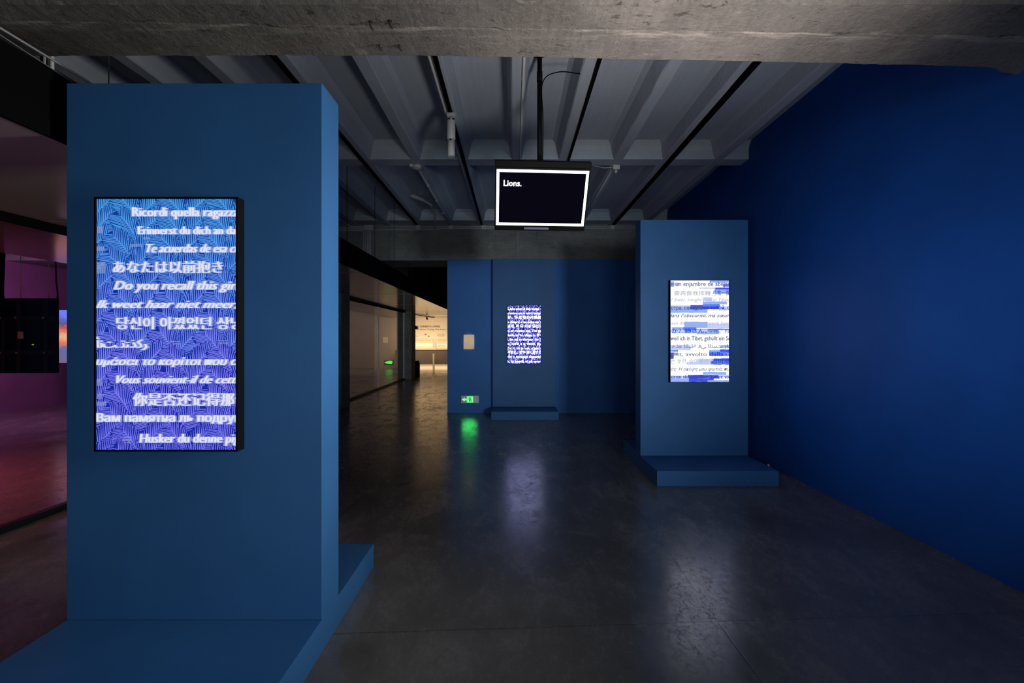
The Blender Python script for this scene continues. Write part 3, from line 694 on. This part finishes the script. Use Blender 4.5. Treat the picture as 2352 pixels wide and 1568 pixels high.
b = BM(); tube(b, curve_pts([at(1010, 527.8, yb), at(870, 527.8, yb), at(855, 528, yb), at(851, 534, yb), at(851, 600, yb)], 6), 0.009, 8); obj('pipe', b, M['pipe_paint'], bundle)
for x in (961, 1036, 1111, 1406):
    b = BM(); box(b, at(x - 5, 0, yb).x, at(x + 5, 0, yb).x, yb - 0.035, 10.1, zpx(527), zpx(518)); obj('pipe_clip', b, M['pipe_paint'], bundle)
b = BM(); tube(b, [at(1189.5, 529, yb), at(1189.5, 594, yb)], 0.006, 6); obj('thin_pipe', b, M['white_paint'], bundle)

# wires that hold the dropped soffit
for k, (px, y, top, bot, l) in enumerate(((250, 3.35, 130, 205, 'above the large front stand'), (797, 7.6, 490, 575, 'nearest the pipe bundle, on its left'), (861, 9.0, 500, 607, 'just right of the pipe bundle'),
                        (905, 12.0, 617, 625, 'first one behind the far beam'), (940, 14.6, 620, 650, 'second one behind the far beam'))):
    xx = XF - 0.03 if k < 3 else XF + 0.035
    Y = (xx) * F / (px - CX)
    b = BM(); tube(b, [(xx, Y, 2.895 if k < 3 else 2.80), (xx, Y, ZC)], 0.003 if k == 0 else 0.005, 6)
    tag(obj('hanging_wire', b, M['rail_metal'], origin=(xx, Y, 2.80)), 'thin steel wire holding the dropped ceiling, ' + l, 'wire', 'wires holding the dropped ceiling')
# silver conduit lying on the fascia, and three white downpipes
b = BM(); tube(b, [(XF + 0.03, -1.0, 2.94), (XF + 0.03, 2.55, 2.925), (XF + 0.03, 2.8, 2.915)], 0.006, 10)
tube(b, [(XF + 0.03, 1.2, 2.93), (XF + 0.032, 2.0, 2.905), (XF + 0.033, 2.5, 2.87)], 0.0025, 6)
tag(obj('edge_conduit', b, M['bright_metal'], origin=(XF + 0.03, 1.0, 2.9)), 'silver conduit running along the upper edge of the black fascia', 'conduit')
for k, px in enumerate((95, 104, 119)):
    p = at(px, 150, 3.05); b = BM(); tube(b, [(p.x, 3.05, 2.9), (p.x, 3.05, ZC)], 0.007 if k == 0 else 0.012, 10)
    tag(obj('down_pipe', b, M['white_paint'], origin=(p.x, 3.05, 2.9)), 'white vertical pipe behind the black fascia, %s of three' % ('thin first', 'middle', 'last')[k], 'pipe', 'white downpipes behind the fascia')

# ================================================================== BACK WALL: info plate and exit sign
YW = 9.998
def wp(px, py, d=0.0): p = at(px, py, YW); return Vector((p.x, YW - d, p.z))
pl = empty('info_plate', wp(1077, 785), 'beige text plate on the far blue wall', 'sign')
def plate(bm, x0, y0, x1, y1, d0, d1, mi=0):
    a, b = wp(x0, y1), wp(x1, y0); box(bm, a.x, b.x, YW - d1, YW - d0, a.z, b.z, mi); return bm
obj('panel', plate(BM(), 1065, 768.3, 1089.3, 801.7, 0, 0.012), plain('beige_board', (0.90, 0.70, 0.50), 0.6), pl)
pt = plain('pale_print', (0.95, 0.80, 0.58), 0.6)
b = BM()
for x0, y, x1 in ((1066.5, 770.5, 1069.5), (1066.5, 771.8, 1072), (1066.5, 774, 1069), (1066.5, 775, 1071), (1078, 774, 1080.5), (1078, 775.2, 1085)): plate(b, x0, y, x1, y + 0.7, 0.012, 0.013)
for i in range(9): plate(b, 1066.5, 777 + i * 1.1, 1077 - (4 if i == 8 else 0), 777.75 + i * 1.1, 0.012, 0.013)
for i in range(13): plate(b, 1078, 777 + i * 1.1, 1088 - (4 if i == 12 else 0), 777.75 + i * 1.1, 0.012, 0.013)
obj('lettering', b, pt, pl)

ex = empty('exit_sign', wp(1079.5, 916.5), 'green lit exit sign with arrow and running figure, low on the far blue wall', 'sign')
def s4(u, v): return 1040 + u / 8.7125, 760 + v / 8.7125
def exbox(bm, u0, v0, u1, v1, d0, d1, mi=0): plate(bm, *s4(u0, v0), *s4(u1, v1), d0, d1, mi); return bm
obj('metal_plate', exbox(BM(), 168, 1292, 522, 1440, 0, 0.018), plain('brushed_steel', (0.42, 0.45, 0.45), 0.4, 0.5), ex, bev=0.003)
GR = emit('exit_green', (0.008, 0.9, 0.07), 1.7); GRW = emit('exit_pale', (0.16, 0.8, 0.26), 1.6)
def expoly(bm, pts, d, mi=0):
    a = [bm.verts.new(wp(*s4(u, v), d)) for u, v in pts]; f = bm.faces.new(a); f.material_index = mi
b = BM(); expoly(b, [(178, 1367), (240, 1330), (240, 1352), (280, 1352), (280, 1384), (240, 1384), (240, 1404)], 0.0195); obj('arrow', b, GRW, ex)
b = BM(); expoly(b, [(284, 1302), (410, 1302), (410, 1428), (284, 1428)], 0.0190); expoly(b, [(294, 1312), (400, 1312), (400, 1422), (294, 1422)], 0.0196, 1); obj('door_symbol', b, [GR, GRW], ex)
b = BM()
dk = emit('exit_dark', srgb(8, 70, 30))
expoly(b, [(318, 1326), (345, 1326), (345, 1340), (318, 1352)], 0.0202); expoly(b, [(352, 1330), (372, 1330), (372, 1348), (352, 1348)], 0.0202)
expoly(b, [(345, 1350), (366, 1352), (352, 1384), (372, 1400), (366, 1412), (346, 1394), (330, 1418), (318, 1412), (334, 1384)], 0.0203)
expoly(b, [(312, 1366), (336, 1356), (340, 1366), (318, 1378)], 0.0204); expoly(b, [(374, 1360), (386, 1366), (386, 1412), (374, 1400)], 0.0204)
obj('running_figure', b, dk, ex)

spot('exit_sign_lamp', (-0.90, 9.93, 0.30), (-0.92, 9.4, 0.0), 1.6, (0.03, 1.0, 0.12), 150, 0.9, 0.16)
# floor outlet
fo = empty('floor_outlet', (-0.136, 6.5, 0), 'small square metal floor outlet in the middle of the floor', 'outlet')
obj('cover_plate', box(BM(), -0.196, -0.076, 6.42, 6.58, 0, 0.006), plain('outlet_metal', (0.16, 0.16, 0.17), 0.4, 0.6), fo, bev=0.002)
obj('flap', box(BM(), -0.182, -0.09, 6.44, 6.56, 0.005, 0.009), plain('outlet_flap', (0.10, 0.10, 0.11), 0.4, 0.6), fo, bev=0.001)
# scrap by the wall
b = BM(); bmesh.ops.create_icosphere(b, subdivisions=2, radius=0.016)
for v in b.verts: v.co *= 1 + 0.35 * noise.noise(v.co * 90); v.co.z *= 1.3
p = Vector((3.06, 5.80, 0.021)); bmesh.ops.translate(b, verts=b.verts, vec=p)
tag(obj('paper_scrap', b, plain('pale_scrap', (0.75, 0.62, 0.52), 0.8), origin=(3.06, 5.80, 0)), 'tiny pale crumpled scrap on the floor at the foot of the deep blue wall', 'scrap')

# ================================================================== SIDE GALLERY
def hung_screen(x0, x1, y, z0, z1, front, label, facing):
    t = empty('gallery_screen', ((x0 + x1) / 2, y, (z0 + z1) / 2), label, 'screen')
    obj('cabinet', box(BM(), x0, x1, y, y + 0.06, z0, z1), M['black'], t, bev=0.006)
    return t
gs = hung_screen(-8.39, -6.497, 6.86, 1.05, 2.115, False, 'black hung screen seen from behind in the side gallery', 1)
def gp(u, v): return at(u / 2.2414, 550 + v / 2.24, 6.86)
rear = BM()
for u in (20, 100, 240): p = gp(u, 0); box(rear, p.x - 0.02, p.x + 0.02, 6.83, 6.86, 1.06, 2.10)
for v in (405, 580): p = gp(0, v); box(rear, -8.37, -6.51, 6.835, 6.86, p.z - 0.03, p.z + 0.03)
obj('rear_frame', rear, plain('dark_frame', (0.012, 0.010, 0.011), 0.5), gs, bev=0.003)
p = gp(190, 480); obj('control_box', box(BM(), p.x - 0.09, p.x + 0.09, 6.80, 6.86, p.z - 0.22, p.z + 0.16), M['black'], gs, bev=0.006)
p = gp(113, 492); obj('sticker', box(BM(), p.x - 0.028, p.x + 0.028, 6.828, 6.86, p.z - 0.05, p.z + 0.05), plain('sticker_paper', (0.75, 0.45, 0.38), 0.6), gs)
p = gp(192, 540); obj('indicator_light', box(BM(), p.x - 0.012, p.x + 0.012, 6.794, 6.80, p.z - 0.007, p.z + 0.007), emit('indicator_green', srgb(150, 190, 30)), gs)
bolts = BM()
for u, v in ((90, 402), (232, 402), (96, 582), (238, 582), (12, 582), (10, 404)):
    p = gp(u, v); tube(bolts, [(p.x, 6.835, p.z), (p.x, 6.822, p.z)], 0.014, 8)
obj('bolt_heads', bolts, M['bright_metal'], gs)
b = BM(); pts = [gp(42, 70), gp(34, 160), gp(30, 270), gp(38, 360), gp(46, 400)]; pts = [Vector((q.x, 6.80, q.z)) for q in pts]; pts[0].z = 3.30
cp_ = curve_pts(pts, 10); tube(b, cp_, [0.026 + 0.004 * (i % 2) for i in range(len(cp_))], 8); obj('braided_cable', b, M['black_matte'], gs)
for u in (96, 240):
    p = gp(u, 300); b = BM(); tube(b, [(p.x, 6.89, 2.11), (p.x, 6.89, 3.30)], 0.004, 6); obj('suspension_wire', b, M['bright_metal'], gs)

YV = 10.3
t = empty('gallery_screen', (-8.81, YV, 1.58), 'lit colourful screen glowing beside the edge of the large front stand', 'screen')
xa, xb = (128 - CX) * YV / F, (128 - CX) * YV / F + 1.9
za, zb = H - (833 - CY) * YV / F, H - (711.5 - CY) * YV / F
obj('cabinet', box(BM(), xa - 0.012, xb + 0.012, YV, YV + 0.07, za - 0.012, zb + 0.012), M['black'], t, bev=0.006)
def vid():
    a = N('colour_video'); a.t.nodes.remove(a.b)
    sp = a.n('ShaderNodeSeparateXYZ'); a.l(a.coord(), sp.inputs[0])
    nz = a.noise(a.coord(), 11, 8, 0.75, 1.0)
    v = a.math('ADD', a.math('MULTIPLY', sp.outputs[2], 0.85), a.math('ADD', a.math('MULTIPLY', nz, 0.35), 0.33))
    c = a.ramp(v, [(0.05, srgb(120, 110, 150)), (0.28, srgb(110, 112, 170)), (0.38, srgb(250, 120, 80)), (0.52, srgb(255, 190, 150)), (0.64, srgb(235, 100, 70)), (0.74, srgb(90, 90, 150)), (0.88, srgb(120, 130, 255))])
    e = a.n('ShaderNodeEmission'); a.l(c, e.inputs[0]); e.inputs[1].default_value = 1.3; a.l(e.outputs[0], a.out.inputs[0]); return a.m
b = BM(); quad(b, [(xa, YV - 0.002, za), (xb, YV - 0.002, za), (xb, YV - 0.002, zb), (xa, YV - 0.002, zb)]); obj('screen', b, vid(), t)
for q in ((134, 135), (142, 165), (148, 330), (146, 400)): pass
b = BM(); pts = [at(128, 600, 9.9), at(129, 640, 9.9), at(132, 670, 9.9), at(133, 712, 10.2)]; pts[0].z = 3.298; tube(b, curve_pts(pts), 0.015, 8); obj('cable', b, M['black_matte'], t)
b = BM(); tube(b, [(xb - 0.3, YV + 0.03, zb), (xb - 0.3, YV + 0.03, ZB)], 0.004, 6); obj('suspension_wire', b, M['bright_metal'], t)

# far end of the gallery: small plate and green exit light seen through the glass
def farp(px, py): return at(px, py, 24.99)
p = farp(885.5, 780); pe = empty('info_plate', p, 'small pale plate seen through the glass partition', 'sign')
a, c = farp(880, 787), farp(891, 774); obj('panel', box(BM(), a.x, c.x, 24.97, 25.0, a.z, c.z), plain('pale_board', (0.9, 0.72, 0.5), 0.6), pe)
p = farp(893, 832); ge = empty('exit_sign', p, 'green lit exit sign seen through the glass partition', 'sign')
a, c = farp(884, 836), farp(902, 828); obj('metal_plate', box(BM(), a.x - 0.03, c.x + 0.03, 24.96, 25.0, a.z - 0.02, c.z + 0.02), M['rail_metal'], ge)
b = BM(); quad(b, [Vector((v.x, 24.955, v.z)) for v in (farp(884, 832), farp(890, 835), farp(901, 835.5), farp(902, 829), farp(896, 828), farp(890, 829.5))]); obj('arrow', b, emit('far_exit_green', srgb(20, 240, 70), 3.0), ge)

# ================================================================== LIT FAR ROOM
YE = 23.59
def ep(px, py, d=0.0): p = at(px, py, YE); return Vector((p.x, YE - d, p.z))
def s6(u, v): return 940 + u / 7.84, 680 + v / 7.84
ink = plain('dark_print', (0.05, 0.045, 0.04), 0.7)
b = BM(); q = lambda u, v, d: ep(*s6(u, -v), 0.001)
text_into(b, '计划: 在数据的中心呼唤爱', 90, 556, -560, 40, q, 0, 0.01)
text_into(b, "ta's Project: Crying Out Love, in", 70, 705, -608, 40, q, 0, 0.004)
obj('lettering', b, ink, endw)
fineprint = plain('grey_print', (0.42, 0.36, 0.29), 0.7)
b = BM()
random.seed(3)
def pr(u0, u1, v, h=6):
    a, c = ep(*s6(u0, v + h)), ep(*s6(u1, v)); quad(b, [(a.x, YE - 0.001, a.z), (c.x, YE - 0.001, a.z), (c.x, YE - 0.001, c.z), (a.x, YE - 0.001, c.z)])
for v in (768, 788, 806, 826):
    u = 110
    while u < 425: w = random.uniform(14, 60); pr(u, min(u + w, 428), v); u += w + 8
for v in (680, 692, 706, 722): pr(505, 640, v, 4)
for v in (770, 786, 800, 816, 832, 846): pr(505, 670, v, 4)
pr(110, 160, 718); pr(520, 650, 888)
obj('small_print', b, fineprint, endw)
def heart(u, v, s, m):
    b = BM(); pts = []
    for k in range(28):
        t_ = 2 * math.pi * k / 28; x = 16 * math.sin(t_) ** 3; y = 13 * math.cos(t_) - 5 * math.cos(2 * t_) - 2 * math.cos(3 * t_) - math.cos(4 * t_)
        pts.append(ep(*s6(u + x * s, v - y * s), 0.002))
    b.faces.new([b.verts.new(p) for p in pts]); obj('heart_print', b, m, endw)
heart(295, 690, 1.25, plain('red_print', (0.55, 0.10, 0.08), 0.6)); heart(351, 722, 0.95, plain('grey_heart_print', (0.16, 0.17, 0.13), 0.6))
# counter with a lit gap under it
ct = empty('counter', (-4.0, 22.8, 0), 'long grey counter with lit gap beneath it in the warm far room', 'counter')
zt = H - (802.0 - CY) * 22.6 / F; zl = H - (836 - CY) * 22.6 / F
obj('cabinet_body', box(BM(), -5.2, -2.6, 22.62, 23.2, zl, zt - 0.03), paint('counter_taupe', (0.20, 0.165, 0.15), 0.6), ct)
obj('countertop', box(BM(), -5.2, -2.6, 22.58, 23.25, zt - 0.03, zt), M['cream_wall'], ct)
obj('toe_kick', box(BM(), -5.1, -2.7, 23.05, 23.2, 0, zl), M['cream_wall'], ct)
for u0, u1, v0, v1, y, l, nm in ((422, 452, 1035, 1310, 22.3, 'upright white post on the floor before the counter', 'white_post'),):
    a = at(940 + u0 / 7.84, 0, y); c = at(940 + u1 / 7.84, 0, y); z1 = H - (680 + v0 / 7.84 - CY) * y / F
    tag(obj(nm, box(BM(), a.x, c.x, y, y + 0.08, 0, z1), M['cream_wall'], origin=(a.x, y, 0), bev=0.005), l, 'post')
y = 22.9; a = at(940 + 425 / 7.84, 0, y); c = at(940 + 490 / 7.84, 0, y)
tag(obj('white_book', box(BM(), a.x, c.x, y, y + 0.04, zt, H - (680 + 755 / 7.84 - CY) * y / F), M['cream_wall'], origin=(a.x, y, zt), bev=0.004), 'upright white board standing on the long counter', 'board')
# black bin by the column, track and spotlights
a = at(953, 0, 19.1); c = at(961, 0, 19.1)
bn = empty('waste_bin', ((a.x + c.x) / 2, 19.25, 0), 'black waste bin beside the column at the entrance of the lit room', 'bin')
b = BM(); w = (c.x - a.x); z1 = H - (829 - CY) * 19.1 / F
vs = [b.verts.new(p) for p in ((a.x, 19.1, 0), (c.x, 19.1, 0), (c.x, 19.4, 0), (a.x, 19.4, 0), (a.x, 19.1, z1), (c.x - 0.035, 19.1, z1), (c.x - 0.035, 19.4, z1), (a.x, 19.4, z1), (c.x, 19.1, z1 - 0.12), (c.x, 19.4, z1 - 0.12))]
for f in ((3, 2, 1, 0), (0, 1, 8, 5, 4), (1, 2, 9, 8), (8, 9, 6, 5), (2, 3, 7, 6, 9), (3, 0, 4, 7), (4, 5, 6, 7)): b.faces.new([vs[i] for i in f])
obj('body', b, M['black_matte'], bn)
obj('lid_rim', box(BM(), a.x - 0.005, c.x - 0.03, 19.09, 19.41, z1, z1 + 0.012), M['black'], bn)
cm = at(953.5, 752.5, 18.72)
ca = empty('spotlight', (cm.x, 18.75, cm.z), 'small grey spotlight fixed to the far concrete column', 'lamp')
b = BM(); tube(b, [(-3.80, 18.60, cm.z), (-3.72, 18.60, cm.z)], 0.03, 10); obj('arm', b, M['rail_metal'], ca)
b = BM(); tube(b, [(-3.74, 18.52, cm.z + 0.01), (-3.74, 18.55, cm.z + 0.012), (-3.73, 18.70, cm.z - 0.01)], [0.05, 0.06, 0.055], 14); obj('head', b, M['rail_metal'], ca)
tr = BM(); p0, p1 = at(930, 717, 19.0), at(997, 733.5, 22.8)
tube(tr, [(p0.x, 18.8, ZS - 0.03), (p1.x, 22.9, ZS - 0.03)], 0.02, 6)
tag(obj('lighting_track', tr, M['black_matte'], origin=(p0.x, 18.8, ZS)), 'black lighting track under the warm ceiling of the far room', 'lighting track')
p = p0.lerp(p1, 0.72); sp = empty('spotlight', (p.x, 21.7, ZS - 0.05), 'small dark spotlight on the track in the lit far room', 'lamp')
b = BM(); tube(b, [(p.x, 21.7, ZS - 0.05), (p.x, 21.7, ZS - 0.10)], 0.015, 8); tube(b, [(p.x, 21.68, ZS - 0.09), (p.x, 21.8, ZS - 0.15)], 0.045, 12); obj('head', b, M['rail_metal'], sp)
